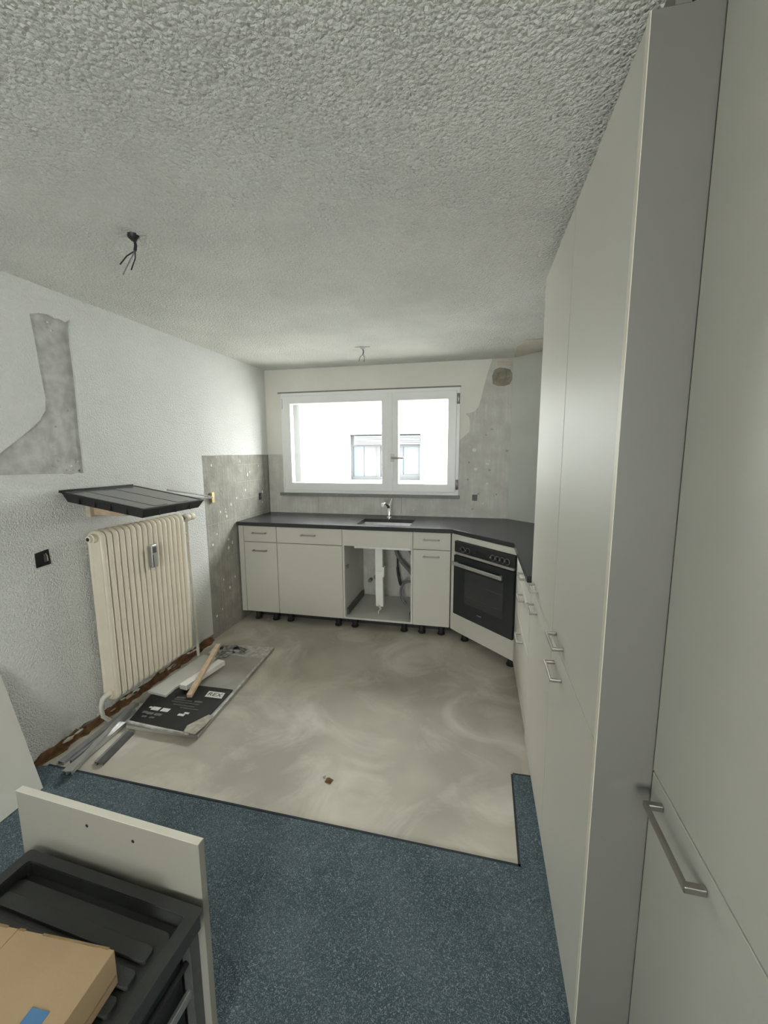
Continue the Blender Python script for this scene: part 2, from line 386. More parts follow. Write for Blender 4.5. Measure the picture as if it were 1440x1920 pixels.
# ------------------------------------------------------------------ kitchen window
def frame(x0, x1, z0, z1, w, y0, y1):
    return MB().prism([[(x0,z0),(x1,z0),(x1,z1),(x0,z1)], [(x0+w,z0+w),(x1-w,z0+w),(x1-w,z1-w),(x0+w,z1-w)]], 'y', y0, y1)
win = struct('window_1', frame(WX0, WX1, WZ0, WZ1, .045, -.012, .07), m_white, bevel=.003)
def sash(x0, x1):
    s_ = obj('sash', frame(x0, x1, WZ0+.028, WZ1-.028, .075, -.03, .045), m_white, win, bevel=.004)
    obj('pane', box(x0+.07, x1-.07, .005, .012, WZ0+.098, WZ1-.098), m_glass, s_)
    return s_
sl = sash(WX0+.028, 1.245)
sr = sash(1.25, WX1-.028)
obj('cover_strip', box(1.222, 1.272, -.038, -.030, WZ0+.03, WZ1-.03), m_white, win, bevel=.002)
hd = MB().box(1.255, 1.285, -.041, -.030, 1.405, 1.475).tube([(1.27,-.041,1.44),(1.27,-.075,1.44)], .008).tube([(1.27,-.075,1.44),(1.39,-.078,1.44)], .009)
obj('window_handle', hd, m_steel, sr, smooth=True)
for x in (WX0+.014, WX1-.014):
    for z in (WZ0+.10, WZ1-.10):
        obj('hinge', MB().lathe((x, -.022, z-.045), (0,0,1), [(0,.010),(.002,.012),(.088,.012),(.09,.010)], 10), m_steel if x > 1 else m_white, win, smooth=True)
obj('window_sill', box(WX0-.035, WX1+.012, -.03, .02, WZ0-.028, WZ0), m_sill, win, bevel=.002)
obj('top_seal', box(WX0-.03, WX1+.005, -.010, .0, WZ1, WZ1+.012), m_sill, win)

# ------------------------------------------------------------------ house across the yard
fy = 6.0
hs = thing('neighbour_house', 'white rendered house facade seen through the kitchen window', 'building', (0, fy, -6))
RX0, RX1, RZ0, RZ1 = -1.02, .72, .82, 1.955
obj('house_body', box(-4.5, 16, fy+.35, fy+7, -6, 4.2), m_facade, hs)
obj('facade', MB().prism([[(-4.5,-6),(16,-6),(16,4.2),(-4.5,4.2)], [(RX0,RZ0),(RX1,RZ0),(RX1,RZ1),(RX0,RZ1)]], 'y', fy, fy+.35), m_facade, hs)
nw = obj('window', MB().prism([[(RX0,RZ0),(RX1,RZ0),(RX1,RZ1),(RX0,RZ1)], [(RX0+.06,.90),(-.36,.90),(-.36,1.64),(RX0+.06,1.64)], [(-.27,.90),(.20,.90),(.20,1.64),(-.27,1.64)], [(.29,.96),(.66,.96),(.66,1.62),(.29,1.62)]], 'y', fy+.12, fy+.2), m_fdark, hs)
obj('pane', box(RX0+.06, -.70, fy+.15, fy+.16, .90, 1.64), m_fblue, nw)
obj('curtain', box(-.70, -.36, fy+.17, fy+.19, .90, 1.64), m_fcurt, nw)
obj('curtain', box(-.27, .20, fy+.17, fy+.19, .90, 1.64), m_fcurt, nw)
obj('pane', box(.29, .66, fy+.15, fy+.16, .96, 1.62), m_fblue2, nw)
for i in range(5):
    obj('blind_slat', box(RX0+.13, RX1-.01, fy-.02, fy+.10, 1.68+.042*i, 1.68+.042*i+.034), m_fblind, hs)
obj('lintel', box(RX0, RX1, fy-.02, fy+.12, RZ1-.045, RZ1), m_fdark, hs)
obj('sill', box(RX0-.02, RX1+.07, fy-.05, fy+.1, RZ0-.03, RZ0), m_fblind, hs)
wlmp = thing('wall_lamp', 'small dark lamp on the white house facade outside', 'lamp', (1.307, fy, 2.03))
obj('bracket', box(1.29, 1.325, fy-.06, fy, 2.06, 2.10), m_fdark, wlmp)
obj('shade', MB().lathe((1.307, fy-.08, 1.95), (0,0,1), [(0,.05),(.06,.045),(.11,.02)], 12), m_fdark, wlmp)
tag(obj('yard', box(-14, 22, .4, 20, -6.2, -6), m_ground), 'grey paved yard far below the kitchen window', 'paving', kind='structure')

# ------------------------------------------------------------------ floor covering
cp = [(.012, YB), (XR, YB), (XR, -1.985), (2.238, -1.992), (2.230, -2.440), (1.8,-2.434), (1.2,-2.428), (.582,-2.42), (.057,-2.410), (.03,-2.418), (.012,-2.43)]
ca = struct('floor_carpet', MB().prism([cp], 'z', 0, .007), m_carpet, origin=(0,0,0))
ca['label'] = 'blue needle-felt carpet ending in a straight cut edge'
def edge_strip(a, b2, w=.006):
    a = Vector(a); b2 = Vector(b2); d = (b2-a).normalized(); n_ = Vector((-d.y, d.x))*w
    return MB().prism([[a[:], b2[:], (b2+n_)[:], (a+n_)[:]]], 'z', 0, .0078)
obj('cut_edge', edge_strip((2.230,-2.440), (.057,-2.410), -.009), m_carpet_edge, ca)
obj('cut_edge', edge_strip((2.238,-1.992), (2.230,-2.440), -.008), m_carpet_edge, ca)
obj('cut_edge', edge_strip((2.238,-1.992), (2.33,-1.990), .008), m_carpet_edge, ca)

# stripped skirting: jagged brown glue and plaster crumbs along the left wall
gl = [(-2.44,0),(-1.03,0)] + jag((-1.03,.045), (-2.42,.035), 40, .013) + [(-2.44,.02)]
bbn = struct('baseboard_left', MB().prism([gl], 'x', .0, .012), m_glue)
gfl = [(0,-2.44),(0,-1.03)] + jag((.03,-1.03), (.03,-2.42), 34, .010) + [(.02,-2.44)]
obj('glue_bed', MB().prism([gfl], 'z', 0, .006), m_glue, bbn)
for k in range(20):
    yy = random.uniform(-2.40, -1.06); zz = random.uniform(.02, .05); s_ = random.uniform(.006, .018)
    q = [(yy+s_*2.6*math.cos(t)*random.uniform(.5,1), max(.001, zz+s_*.6*math.sin(t)*random.uniform(.5,1))) for t in [i*math.pi/3 for i in range(6)]]
    obj('plaster_chip', MB().prism([q], 'x', .008, .018), m_smooth if k % 3 else m_wood, bbn)

# ------------------------------------------------------------------ kitchen cabinets
def handle(length=.128, out=.030, w=.010):
    h = length/2
    mb = MB()
    mb.box(-h, h, -out-.004, -out+.004, -w/2, w/2)
    mb.box(-h, -h+.012, -out, 0, -w/2, w/2); mb.box(h-.012, h, -out, 0, -w/2, w/2)
    return mb
def put_handle(parent, x, z, length=.128, y=-.0005, w=.010):
    return obj('handle', handle(length, w=w).xf(Matrix.Translation((x, y, z))), m_steel, parent, bevel=.002)
ZB, ZT, ZD = .090, .866, .725
G = .0024
def front(name, parent, x0, x1, z0, z1, m=None):
    return obj(name, box(x0+G, x1-G, 0, .019, z0+G, z1-G), m or m_front, parent, bevel=.0012)
def carcass(parent, w, z0, z1, depth, open_front=False, back=True, top=True):
    t = .016; mb = MB()
    mb.box(0.0005, t, .0195, depth, z0, z1).box(w-t, w-.0005, .0195, depth, z0, z1).box(t, w-t, .0195, depth, z0, z0+t)
    if top: mb.box(t, w-t, .0195, depth, z1-t, z1)
    if back: mb.box(t, w-t, depth-.006, depth, z0+t, z1-(t if top else 0))
    return obj('body', mb, m_body, parent)
def foot(parent, x, y, h=ZB):
    return obj('foot', MB().lathe((x, y, .0), (0,0,1), [(0,.030),(.010,.032),(.016,.024),(h-.024,.024),(h-.014,.036),(h-.0005,.036)], 12), m_rubber, parent, smooth=True)
DD = .604
def base_cab(name, label, x, w, drawer=True, door_handle=True, drawer_handle=True):
    t = thing(name, label, 'cabinet', (x, -DD, 0), 0, 'base cabinets under the window')
    carcass(t, w, ZB+.002, ZT, .58)
    dr = front('drawer', t, 0, w, ZD, ZT); put_handle(dr, w/2, .806 if w < .5 else .803)
    d = front('door', t, 0, w, ZB, ZD)
    if door_handle: put_handle(d, w/2, .652 if x < 1 else .670)
    for fx in (.07, w-.07): foot(t, fx, .07)
    obj('gap_shade_board', box(.002, w-.002, .15, .166, .0005, ZB+.0015), m_gap_shade, t)  # no real plinth: dark strip painting the shadow under the cabinet
    return t
base_cab('base_cabinet', 'narrow grey base cabinet with drawer and door against the stripped left wall', .058, .312)
base_cab('base_cabinet', 'wide grey base cabinet with a handled drawer above a plain handleless door', .370, .591, door_handle=False)
base_cab('base_cabinet', 'narrow grey base cabinet with drawer and door beside the oven', 1.552, .300)
fs = obj('filler_strip', box(.010, .0565, -DD, -DD+.019, ZB, ZT), m_front, bevel=.001)
tag(fs, 'slim grey filler strip between left wall and first base cabinet', 'panel')
# open sink cabinet
sk = thing('sink_cabinet', 'open sink cabinet with its door missing and pipes showing inside', 'cabinet', (.961, -DD, 0), 0, 'base cabinets under the window')
W_ = .591; t_ = .016
mb = MB().box(0.0005, t_, .003, .58, ZB+.002, ZT).box(W_-t_, W_-.0005, .003, .58, ZB+.002, ZT).box(t_, W_-t_, .003, .58, ZB+.002, ZB+.018)
obj('body', mb, m_body, sk)
front('false_drawer_front', sk, 0, W_, ZD, ZT)
for fx in (.08, W_-.08): foot(sk, fx, .07)
obj('gap_shade_board', box(.002, W_-.002, .15, .166, .0005, ZB+.0015), m_gap_shade, sk)  # same painted gap shadow below the sink unit
obj('runner', box(t_, t_+.018, .05, .54, ZB+.022, ZB+.075), m_ali, sk, label='dark drawer runner')
obj('runner', box(W_-t_-.018, W_-t_, .05, .54, ZB+.022, ZB+.075), m_ali, sk, label='dark drawer runner')
obj('hinge_plate', box(t_, t_+.012, .03, .09, .52, .545), m_steel, sk)
# white cut duct standing in it
dz = ZB+.020
duct = thing('cable_duct', 'white square duct standing upright in the open sink cabinet', 'duct', (1.255, -.44, dz))
d0, d1 = Vector((1.243, -.44, dz+.06)), Vector((1.262, -.40, .862))
def slant_box(p0, p1, wx, wy):
    o_ = MB(); vs = []
    for p in (p0, p1):
        vs += [(p.x-wx/2, p.y-wy/2, p.z), (p.x+wx/2, p.y-wy/2, p.z), (p.x+wx/2, p.y+wy/2, p.z), (p.x-wx/2, p.y+wy/2, p.z)]
    return o_.add(vs, [(0,3,2,1),(4,5,6,7),(0,1,5,4),(1,2,6,5),(2,3,7,6),(3,0,4,7)])
mid = Vector((1.236, -.425, .48))
obj('duct_body', slant_box(d0, mid, .066, .05), m_whiteboard, duct, bevel=.003)
obj('duct_body', slant_box(mid, Vector((1.231,-.41,.695)), .064, .05), m_whiteboard, duct, bevel=.003)
obj('clip', slant_box(Vector((1.274,-.43,.43)), Vector((1.276,-.43,.52)), .014, .054), m_whiteboard, duct, bevel=.002)
obj('torn_end', MB().tube([(1.235,-.45,dz+.075),(1.255,-.47,dz+.04),(1.237,-.475,dz+.02),(1.240,-.49,dz+.002)], [.014,.011,.007,.005], 6), m_beige, duct)
# waste pipe and hoses behind
def hose(name, label, pts, r, m, cat='hose', n=8):
    pts = [Vector(p) for p in pts]; out = []
    for i in range(len(pts)-1):
        p0, p1, p2, p3 = pts[max(i-1,0)], pts[i], pts[i+1], pts[min(i+2, len(pts)-1)]
        for s_ in range(6):
            t = s_/6
            out.append(.5*((2*p1)+(p2-p0)*t+(2*p0-5*p1+4*p2-p3)*t*t+(3*p1-3*p2+p3-p0)*t*t*t))
    out.append(pts[-1])
    return tag(obj(name, MB().tube(out, r, n), m, smooth=True), label, cat)
hose('drain_hose', 'looped grey drain hose at the right inside the open sink cabinet', [(1.50,-.10,.52),(1.46,-.16,.60),(1.41,-.16,.66),(1.35,-.14,.66),(1.33,-.14,.58),(1.38,-.16,.50),(1.46,-.18,.42),(1.512,-.2,.36)], .016, m_hose)
hose('supply_hose', 'thin grey hose curving low inside the open sink cabinet', [(1.518,-.2,.30),(1.47,-.22,.33),(1.41,-.22,.31),(1.385,-.22,.24),(1.40,-.24,.17),(1.44,-.25,dz+.014)], .011, m_hose)
hose('power_cable', 'black cable hanging straight down at the back of the sink cabinet', [(1.335,-.10,.86),(1.335,-.10,.62),(1.333,-.10,.44),(1.352,-.12,.32),(1.372,-.13,.26)], [.008]*13+[.014]*12, m_cable, 'cable')
tag(obj('wall_bung', MB().lathe((1.50,-.004,.60), (0,-1,0), [(0,.035),(.04,.035),(.05,.028)], 14), m_cable, smooth=True), 'round black pipe bung on the wall inside the sink cabinet', 'pipe')
for k, (px, py, pz, r_) in enumerate(((1.08,-.10,.62,.016),(1.11,-.12,.30,.02),(1.05,-.10,.26,.018))):
    tag(obj('pipe_stub', MB().lathe((px,.003,pz), (0,-1,0), [(0,r_),(.06,r_),(.062,r_*.7),(.064,r_*.7)], 12), m_hose, smooth=True),
        ['grey pipe stub high on the wall at left of the white duct', 'grey pipe stub low on the wall close beside the white duct', 'grey pipe stub lowest at far left inside the sink cabinet'][k], 'pipe', 'pipe stubs behind the sink')

# diagonal oven cabinet : own frame, x along the front, y into the corner
OW = .646
oc = thing('oven_cabinet', 'diagonal grey corner cabinet housing the black oven', 'cabinet', (1.856, -DD, 0), math.radians(-45))
mb = MB().box(.040, .056, .0195, .45, ZB+.002, ZT).box(OW-.016, OW-.001, .0195, .20, ZB+.002, ZT).box(.056, OW-.016, .0195, .36, ZB+.002, ZB+.018)
obj('body', mb, m_body, oc)
obj('front_frame', MB().prism([[(.004,ZB),(OW,ZB),(OW,ZT),(.004,ZT)], [(.056,.240),(OW-.004,.240),(OW-.004,.822),(.056,.822)]], 'y', 0, .019), m_front, oc, bevel=.001)
obj('plinth_drawer', box(.056, OW-.002, -.002, .0, ZB, .236), m_front, oc)
for fx in (.09, OW-.09): foot(oc, fx, .08)
obj('gap_shade_board', box(.02, OW-.08, .15, .166, .0005, ZB+.0015), m_gap_shade, oc)  # painted gap shadow below the oven unit
ov = thing('oven', 'black built-in oven with glass door and row of knobs', 'oven', (1.856, -DD, 0), math.radians(-45))
ox0, ox1 = .059, OW-.006
obj('control_panel', box(ox0, ox1, -.018, .018, .738, .819), m_oven, ov, bevel=.002)
obj('trim_strip', box(ox0+.006, ox1-.006, -.022, -.005, .718, .736), m_alu, ov, bevel=.002)
obj('chassis', box(ox0+.004, OW-.019, .0, .34, .245, .737), m_oven, ov)
dr = obj('oven_door', box(ox0, ox1, -.024, -.001, .243, .712), m_ovenglass, ov, bevel=.003)
obj('door_window', box(ox0+.125, ox1-.085, -.0255, -.0238, .36, .615), m_ovenwin, dr, bevel=.001)
hb = MB().box(ox0+.012, ox1-.075, -.066, -.050, .643, .668).box(ox0+.03, ox0+.046, -.052, -.022, .647, .664).box(ox1-.115, ox1-.099, -.052, -.022, .647, .664)
obj('door_handle', hb, m_alu, dr, bevel=.003)
obj('wire_shelf', MB().tube([(ox0+.135,-.0262,.42),(ox1-.095,-.0262,.42)], .0012, 5).tube([(ox0+.135,-.0262,.53),(ox1-.095,-.0262,.53)], .0012, 5), m_ali, dr)
for k in range(7):
    hh = .007
    obj('logo_stroke', box(.318+k*.0062, .318+k*.0062+.0042, -.0249, -.0238, .305+(.002 if k % 2 else 0), .305+hh), m_alud, dr)
for kx in (.150, .205, .448, .490, .532, .574):
    kn = obj('knob', MB().lathe((kx, -.018, .768), (0,-1,0), [(0,.020),(.004,.0205),(.006,.0165),(.024,.0155),(.026,.013)], 16), m_black, ov, smooth=True)
    obj('knob_ring', MB().lathe((kx, -.0195, .768), (0,-1,0), [(0,.0215),(.003,.0215)], 16), m_alu, kn, smooth=True)
    obj('knob_mark', box(kx-.001, kx+.001, -.0448, -.0438, .770, .781), m_print, kn)
obj('clock', box(.285, .375, -.0186, -.0178, .757, .785), m_ovenglass, ov)

# right-hand run: own frame, x runs towards the room, y into the wall
XC = 2.307
def rthing(name, label, y, group='cabinets along the right wall', xf=XC):
    return thing(name, label, 'cabinet', (xf, y, 0), math.radians(-90), group)
OE = 1.066
fil = obj('filler_strip', box(XC, XC+.019, -1.184, -OE, ZB, ZT), m_front, bevel=.001)
tag(fil, 'grey filler strip between oven corner and three-drawer unit', 'panel')
du = rthing('drawer_cabinet', 'grey three-drawer base cabinet between oven corner and tall cupboards', -1.186)
carcass(du, .598, ZB+.002, ZT, .58)
for (z0, z1, hz) in ((ZD, ZT, .812), (.492, ZD, .690), (ZB, .492, .455)):
    d = front('drawer', du, 0, .598, z0, z1); put_handle(d, .31, hz)
for fx in (.07, .53): foot(du, fx, .09); foot(du, fx, .5)
TZ0, TZ1, TS = .055, 2.232, .858
def tall(label, y, w, xf=XC, split=TS, hx=None, hlen=.128, hz=(.895, .80), zt=TZ1, upper_handle=True, depth=.60, hw=.010):
    t = rthing('tall_cupboard', label, y, xf=xf)
    carcass(t, w, TZ0, zt, depth)
    u_ = front('door', t, 0, w, split, zt)
    l_ = front('door', t, 0, w, TZ0, split)
    if upper_handle: put_handle(u_, hx, hz[0], hlen, w=hw)
    put_handle(l_, hx, hz[1], hlen, w=hw)
    obj('plinth', box(.001, w-.001, .03, .046, 0.0075, TZ0-.001), m_front, t)
    return t
tall('tall grey cupboard standing at the end of the dark worktop', -1.786, .571, hx=.128+.035)
tn = tall('tall grey cupboard with slim side panel stepping forward of its neighbour', -2.358, .540, hx=.128, hz=(.898, .797))
obj('side_panel', box(.5405, .559, .0, .60, .0075, TZ1+.002), m_side_shade, tn, bevel=.001)
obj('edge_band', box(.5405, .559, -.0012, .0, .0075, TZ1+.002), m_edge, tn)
obj('top_filler', box(-.571, .559, .035, .06, TZ1+.002, H-.001), m_side_shade, tn)
XC2 = 2.418
tall('nearest tall grey cupboard with long handle right of the slim side panel', -2.919, .60, xf=XC2, split=.824, hx=.140, hlen=.175, hz=(0, .787), upper_handle=False, zt=TZ1, depth=.50, hw=.013)

# worktop
DC = .622
top = [(.004,.0-.001),(.004,-DC),(1.868,-DC),(2.286,-1.040),(2.286,-1.784),(XR-.002,-1.784),(XR-.002,-(XR-2.313)-.004),(2.309,-.001)]
sx0, sx1, sy0, sy1 = 1.062, 1.515, -.545, -.225
wt = obj('worktop', MB().prism([top, [(sx0,sy0),(sx1,sy0),(sx1,sy1),(sx0,sy1)]], 'z', .868, .900), m_granite, bevel=.0015)
tag(wt, 'dark polished granite worktop turning the corner over the oven', 'worktop')
sn = thing('sink', 'small stainless steel undermount sink in the dark worktop', 'sink', ((sx0+sx1)/2, (sy0+sy1)/2, .70))
mb = MB(); e_ = .004
mb.box(sx0-.012, sx0-e_, sy0-.012, sy1+.012, .71, .8675).box(sx1+e_, sx1+.012, sy0-.012, sy1+.012, .71, .8675)
mb.box(sx0-e_, sx1+e_, sy0-.012, sy0-e_, .71, .8675).box(sx0-e_, sx1+e_, sy1+e_, sy1+.012, .71, .8675).box(sx0-.012, sx1+.012, sy0-.012, sy1+.012, .70, .71)
obj('bowl', mb, m_sink, sn)
obj('drain', MB().lathe(((sx0+sx1)/2, -.38, .7095), (0,0,1), [(0,.045),(.003,.045),(.004,.03)], 18), m_chrome, sn, smooth=True)
fa = thing('faucet', 'chrome mixer faucet behind the sink', 'faucet', (1.262, -.13, .90))
obj('body', MB().lathe((1.262,-.13,.90), (0,0,1), [(0,.027),(.006,.027),(.010,.022),(.095,.021),(.10,.017)], 16), m_chrome, fa, smooth=True)
obj('spout', MB().tube([(1.262,-.13,.985),(1.250,-.16,1.02),(1.236,-.20,1.04),(1.224,-.235,1.03)], [.015,.014,.012,.012], 10), m_chrome, fa, smooth=True)
obj('lever', MB().tube([(1.264,-.13,1.0),(1.272,-.122,1.03),(1.284,-.105,1.068)], [.015,.011,.008], 8), m_chrome, fa, smooth=True)
obj('aerator', MB().lathe((1.224,-.238,1.012), (0,0,1), [(0,.011),(.028,.013),(.034,.009)], 12), m_white, fa, smooth=True)

# ------------------------------------------------------------------ sockets and ceiling wires
jb = thing('wall_box', 'open black socket box in the left wall beside the radiator', 'socket', (-.02, -2.27, .955))
obj('cavity', MB().box(-.0088,-.004,-2.302,-2.238,.955,1.028), m_black, jb)
obj('rim', MB().prism([[(-2.306,.952),(-2.236,.957),(-2.241,1.032),(-2.305,1.023)], [(-2.298,.958),(-2.243,.962),(-2.247,1.025),(-2.298,1.017)]], 'x', -.004, .003), m_black, jb)
obj('terminal', box(-.004,.002,-2.262,-2.252,.972,1.01), m_ali, jb)
obj('wire', MB().tube([(-.004,-2.25,1.012),(.006,-2.252,1.0),(.004,-2.25,.975)], .002, 6), m_wood, jb)
for nm, lab, mbx in (('wall_socket', 'small black socket hole in the stripped left wall above the worktop', box(-.004,.002,-.205,-.165,1.045,1.11)),
                     ('wall_socket', 'small dark socket hole in the back wall right of the window', box(2.0,2.045,-.003,.004,1.055,1.11))):
    q = thing(nm, lab, 'socket', (mbx.v[0].x, mbx.v[0].y, mbx.v[0].z), None, 'socket holes over the worktop')
    obj('box', mbx, m_black if 'black' in lab else m_ali, q, bevel=.002)
    c_ = sum(mbx.v, Vector())/8
    obj('insert', MB().lathe(c_ + (Vector((.0,0,0)) if 'left' in lab else Vector((0,0,0))), (1,0,0) if 'left' in lab else (0,-1,0), [(0,.010),(.004,.010)], 8), m_ali, q)
def ceiling_wires(x, y, label, dark, sc, ends):
    t = thing('ceiling_outlet', label, 'ceiling outlet', (x, y, H), None, 'lamp outlets in the ceiling')
    obj('hook_box', MB().lathe((x,y,H+.002), (0,0,-1), [(0,.022*sc),(.012*sc,.020*sc),(.022*sc,.010*sc)], 12), m_black if dark else m_grey_paint, t, smooth=True)
    obj('splayed_rim', MB().prism([[(x-.06*sc,y-.006),(x-.01,y-.018*sc),(x+.055*sc,y+.004),(x+.012,y+.016*sc)]], 'z', H-.004, H-.0005), m_bare, t)
    p0 = Vector((x+.002, y, H-.018*sc)); p1 = Vector((x+.003*sc, y-.002, H-.055*sc))
    obj('cable', MB().tube([p0, (p0+p1)/2+Vector((.004*sc,0,0)), p1], .0055*sc, 6), m_cable if dark else m_hose, t, smooth=True)
    for k, e in enumerate(ends):
        e = Vector(e)*sc + Vector((x, y, H))
        mid_ = (p1+e)/2 + Vector((.006*(k-1)*sc, .004, .008*sc))
        obj('wire', MB().tube([p1, mid_, e], .0024*sc, 6), [m_cable, m_alud, m_cable, m_wirew][k % 4] if dark else (m_wirew if k % 2 else m_hose), t, smooth=True)
ceiling_wires(.794, -2.415, 'dark ceiling lamp outlet with black wires hanging bare above the carpet edge', True, 1.0, [(-.058,-.012,-.10),(-.05,-.01,-.135),(-.018,-.005,-.12),(-.062,.01,-.118)])
ceiling_wires(1.171, -.659, 'pale ceiling lamp outlet with short white wires in front of the window', False, 1.0, [(-.028,-.01,-.105),(.03,0,-.09),(.012,-.01,-.112)])

# ------------------------------------------------------------------ radiator
ra = thing('radiator', 'cream ribbed column radiator on the left wall', 'radiator', (.09, -1.76, .13))
RY0, RY1, RZA, RZB = -2.075, -1.435, .135, 1.095
NS = 16; pitch = (RY1-RY0)/NS
xf_, xb_, rr_ = .128, .052, .0135
def section_mesh():
    pts = []
    cx_ = (xf_+xb_)/2; ra_ = (xf_-xb_)/2
    for k in range(9): a = math.pi*k/8; pts.append((cx_+ra_*math.cos(a), 0, RZB-rr_-ra_*.7 + ra_*.7*math.sin(a)))
    for k in range(9): a = math.pi + math.pi*k/8; pts.append((cx_+ra_*math.cos(a), 0, RZA+rr_+ra_*.7 + ra_*.7*math.sin(a)))
    mb = MB().tube(pts, rr_, 8, closed=True, ry=.0165, up=(0,1,0))
    mb.box(xb_, xf_, -.007, .007, RZA+.03, RZB-.03)
    return mb
first = None
for k in range(NS):
    yy = RY0 + pitch*(k+.5)
    if first is None:
        first = obj('section', section_mesh(), m_rad, ra, smooth=True, origin=(.09,0,RZA)); first.location.y = yy - WL[ra.name].y
    else:
        o = first.copy(); C.objects.link(o); o.location.y = yy - WL[ra.name].y
for z in (RZB-.042, RZA+.042):
    obj('header', MB().tube([(.09,RY0+.005,z),(.09,RY1-.005,z)], .019, 12), m_rad, ra, smooth=True)
obj('end_plug', MB().lathe((.09,RY0+.005,RZB-.042), (0,-1,0), [(0,.024),(.018,.024),(.020,.018),(.034,.017),(.036,.012)], 14), m_rad, ra, smooth=True)
obj('plug_hole', MB().lathe((.09,RY0-.030,RZB-.042), (0,-1,0), [(0,.010),(.0025,.010)], 12), m_black, ra)
obj('valve_body', MB().lathe((.09,RY1-.005,RZB-.042), (0,1,0), [(0,.020),(.02,.022),(.03,.016),(.05,.016)], 12), m_black, ra, smooth=True)
vh = obj('valve_head', MB().lathe((.09,RY1+.045,RZB-.042), (0,1,0), [(0,.016),(.012,.026),(.05,.027),(.058,.022),(.062,.025),(.10,.025),(.108,.018)], 16), m_rad, ra, smooth=True)
obj('valve_cap', MB().lathe((.09,RY1+.153,RZB-.042), (0,1,0), [(0,.017),(.006,.015)], 14), m_brass, vh, smooth=True)
obj('pipe', MB().tube([(.09,RY1+.078,RZB-.06),(.089,RY1+.080,RZB-.10),(.085,RY1+.084,RZB-.16),(.078,RY1+.092,RZB-.3),(.066,RY1+.115,.5),(.052,RY1+.145,.15),(.046,RY1+.157,.0)], .0105, 10), m_pipe, ra, smooth=True, label='supply pipe')
obj('pipe_bracket', MB().tube([(.06,RY1-.02,RZB-.140),(.085,RY1+.084,RZB-.150)], .006, 8), m_pipe, ra, smooth=True)
obj('return_elbow', MB().tube([(.09,RY0+.012,RZA+.042),(.09,RY0-.022,RZA+.046),(.088,RY0-.042,RZA+.036),(.082,RY0-.050,RZA+.0),(.065,RY0-.030,.06),(.05,RY0+.02,.0)], [.017,.016,.013,.011,.011,.011], 10), m_pipe, ra, smooth=True)
obj('lock_nut', MB().lathe((.09,RY0+.012,RZA+.042), (0,-1,0), [(0,.024),(.014,.024)], 6), m_rad, ra)
for yy in (-2.0, -1.5):
    obj('wall_bracket', MB().box(.0005, .06, yy-.008, yy+.008, RZB-.10, RZB-.075), m_rad, ra)
al = obj('heat_meter', box(.146, .172, -1.775, -1.735, .815, .955), m_alu, ra, bevel=.006)
obj('meter_window', box(.1715, .1735, -1.768, -1.742, .905, .94), m_ali, al)
obj('meter_groove', box(.1715, .1735, -1.772, -1.766, .82, .895), m_ali, al)

# support slats on the radiator wall and the black tray on them
sh = thing('wooden_bracket', 'beige wooden bracket on the wall under the black tray', 'bracket', (.03, -1.85, 1.15))
obj('wall_batten', box(.0005, .030, -2.02, -1.70, 1.155, 1.225), m_beige, sh, bevel=.002)
for yy in (-1.98, -1.88, -1.76): obj('support_block', box(.0305, .24, yy-.02, yy+.02, 1.165, 1.208), m_wood, sh, bevel=.002)

ty = thing('plastic_tray', 'shallow glossy black plastic tray tilted on top of the radiator', 'tray', (.19, -1.84, 1.24), 0)
tw, td, th = .475, .470, .046        # along wall, out from wall, depth
hx_, hy_ = td/2, tw/2
rim = .012
def ring(o1, i1, z0, z1): return MB().prism([[(-o1[0],-o1[1]),(o1[0],-o1[1]),(o1[0],o1[1]),(-o1[0],o1[1])], [(-i1[0],-i1[1]),(i1[0],-i1[1]),(i1[0],i1[1]),(-i1[0],i1[1])]], 'z', z0, z1)
obj('rim', ring((hx_,hy_), (hx_-rim,hy_-rim), -.004, .004), m_black, ty, bevel=.0015)
def frustum(o1, o2, z0, z1, t=.003):
    mb = MB(); vs = []
    for (o_, z) in ((o1, z0), (o2, z1), ((o2[0]-t, o2[1]-t), z1), ((o1[0]-t, o1[1]-t), z0)):
        vs += [(-o_[0],-o_[1],z),(o_[0],-o_[1],z),(o_[0],o_[1],z),(-o_[0],o_[1],z)]
    fs = []
    for k in range(4):
        for j in range(4): fs.append((k*4+j, k*4+(j+1) % 4, ((k+1) % 4)*4+(j+1) % 4, ((k+1) % 4)*4+j))
    return mb.add(vs, fs)
obj('side_wall', frustum((hx_-.020,hy_-.020), (hx_-.003,hy_-.003), -th, -.004), m_black, ty)
obj('tray_bed', box(-hx_+.010, hx_-.010, -hy_+.010, hy_-.010, -.0035, .0015), m_trayg, ty, label='glossy grey tray surface')
for k, yy in enumerate((-.08, .09)):
    obj('rib', box(-hx_+.03, hx_-.03, yy-.045, yy+.045, .0015, .003), m_trayg, ty, bevel=.001)
for k in range(4):
    xx = -hx_+.10+k*.09
    obj('side_rib', box(xx-.004, xx+.004, -hy_+.004, -hy_+.018, -th+.004, -.004), m_rubber, ty)
for k in range(3):
    yy = -hy_+.12+k*.12
    obj('side_rib', box(hx_-.018, hx_-.004, yy-.004, yy+.004, -th+.004, -.004), m_rubber, ty)
obj('back_lip', box(-hx_, -hx_+.006, -hy_-.012, hy_-.02, .0, .012), m_black, ty)
ex_ = Vector((.465, .012, -.078)).normalized(); ey_ = Vector((-.02, .99, -.012)); ey_ = (ey_ - ex_*ey_.dot(ex_)).normalized(); ez_ = ex_.cross(ey_)
mt = Matrix((ex_, ey_, ez_)).transposed().to_4x4(); mt.translation = Vector((.247, -1.918, 1.260))
ty.matrix_world = mt
wr = thing('pipe_stub_bracket', 'brass wall bracket with two thin wires reaching from the tray', 'bracket', (.0, -.935, 1.15))
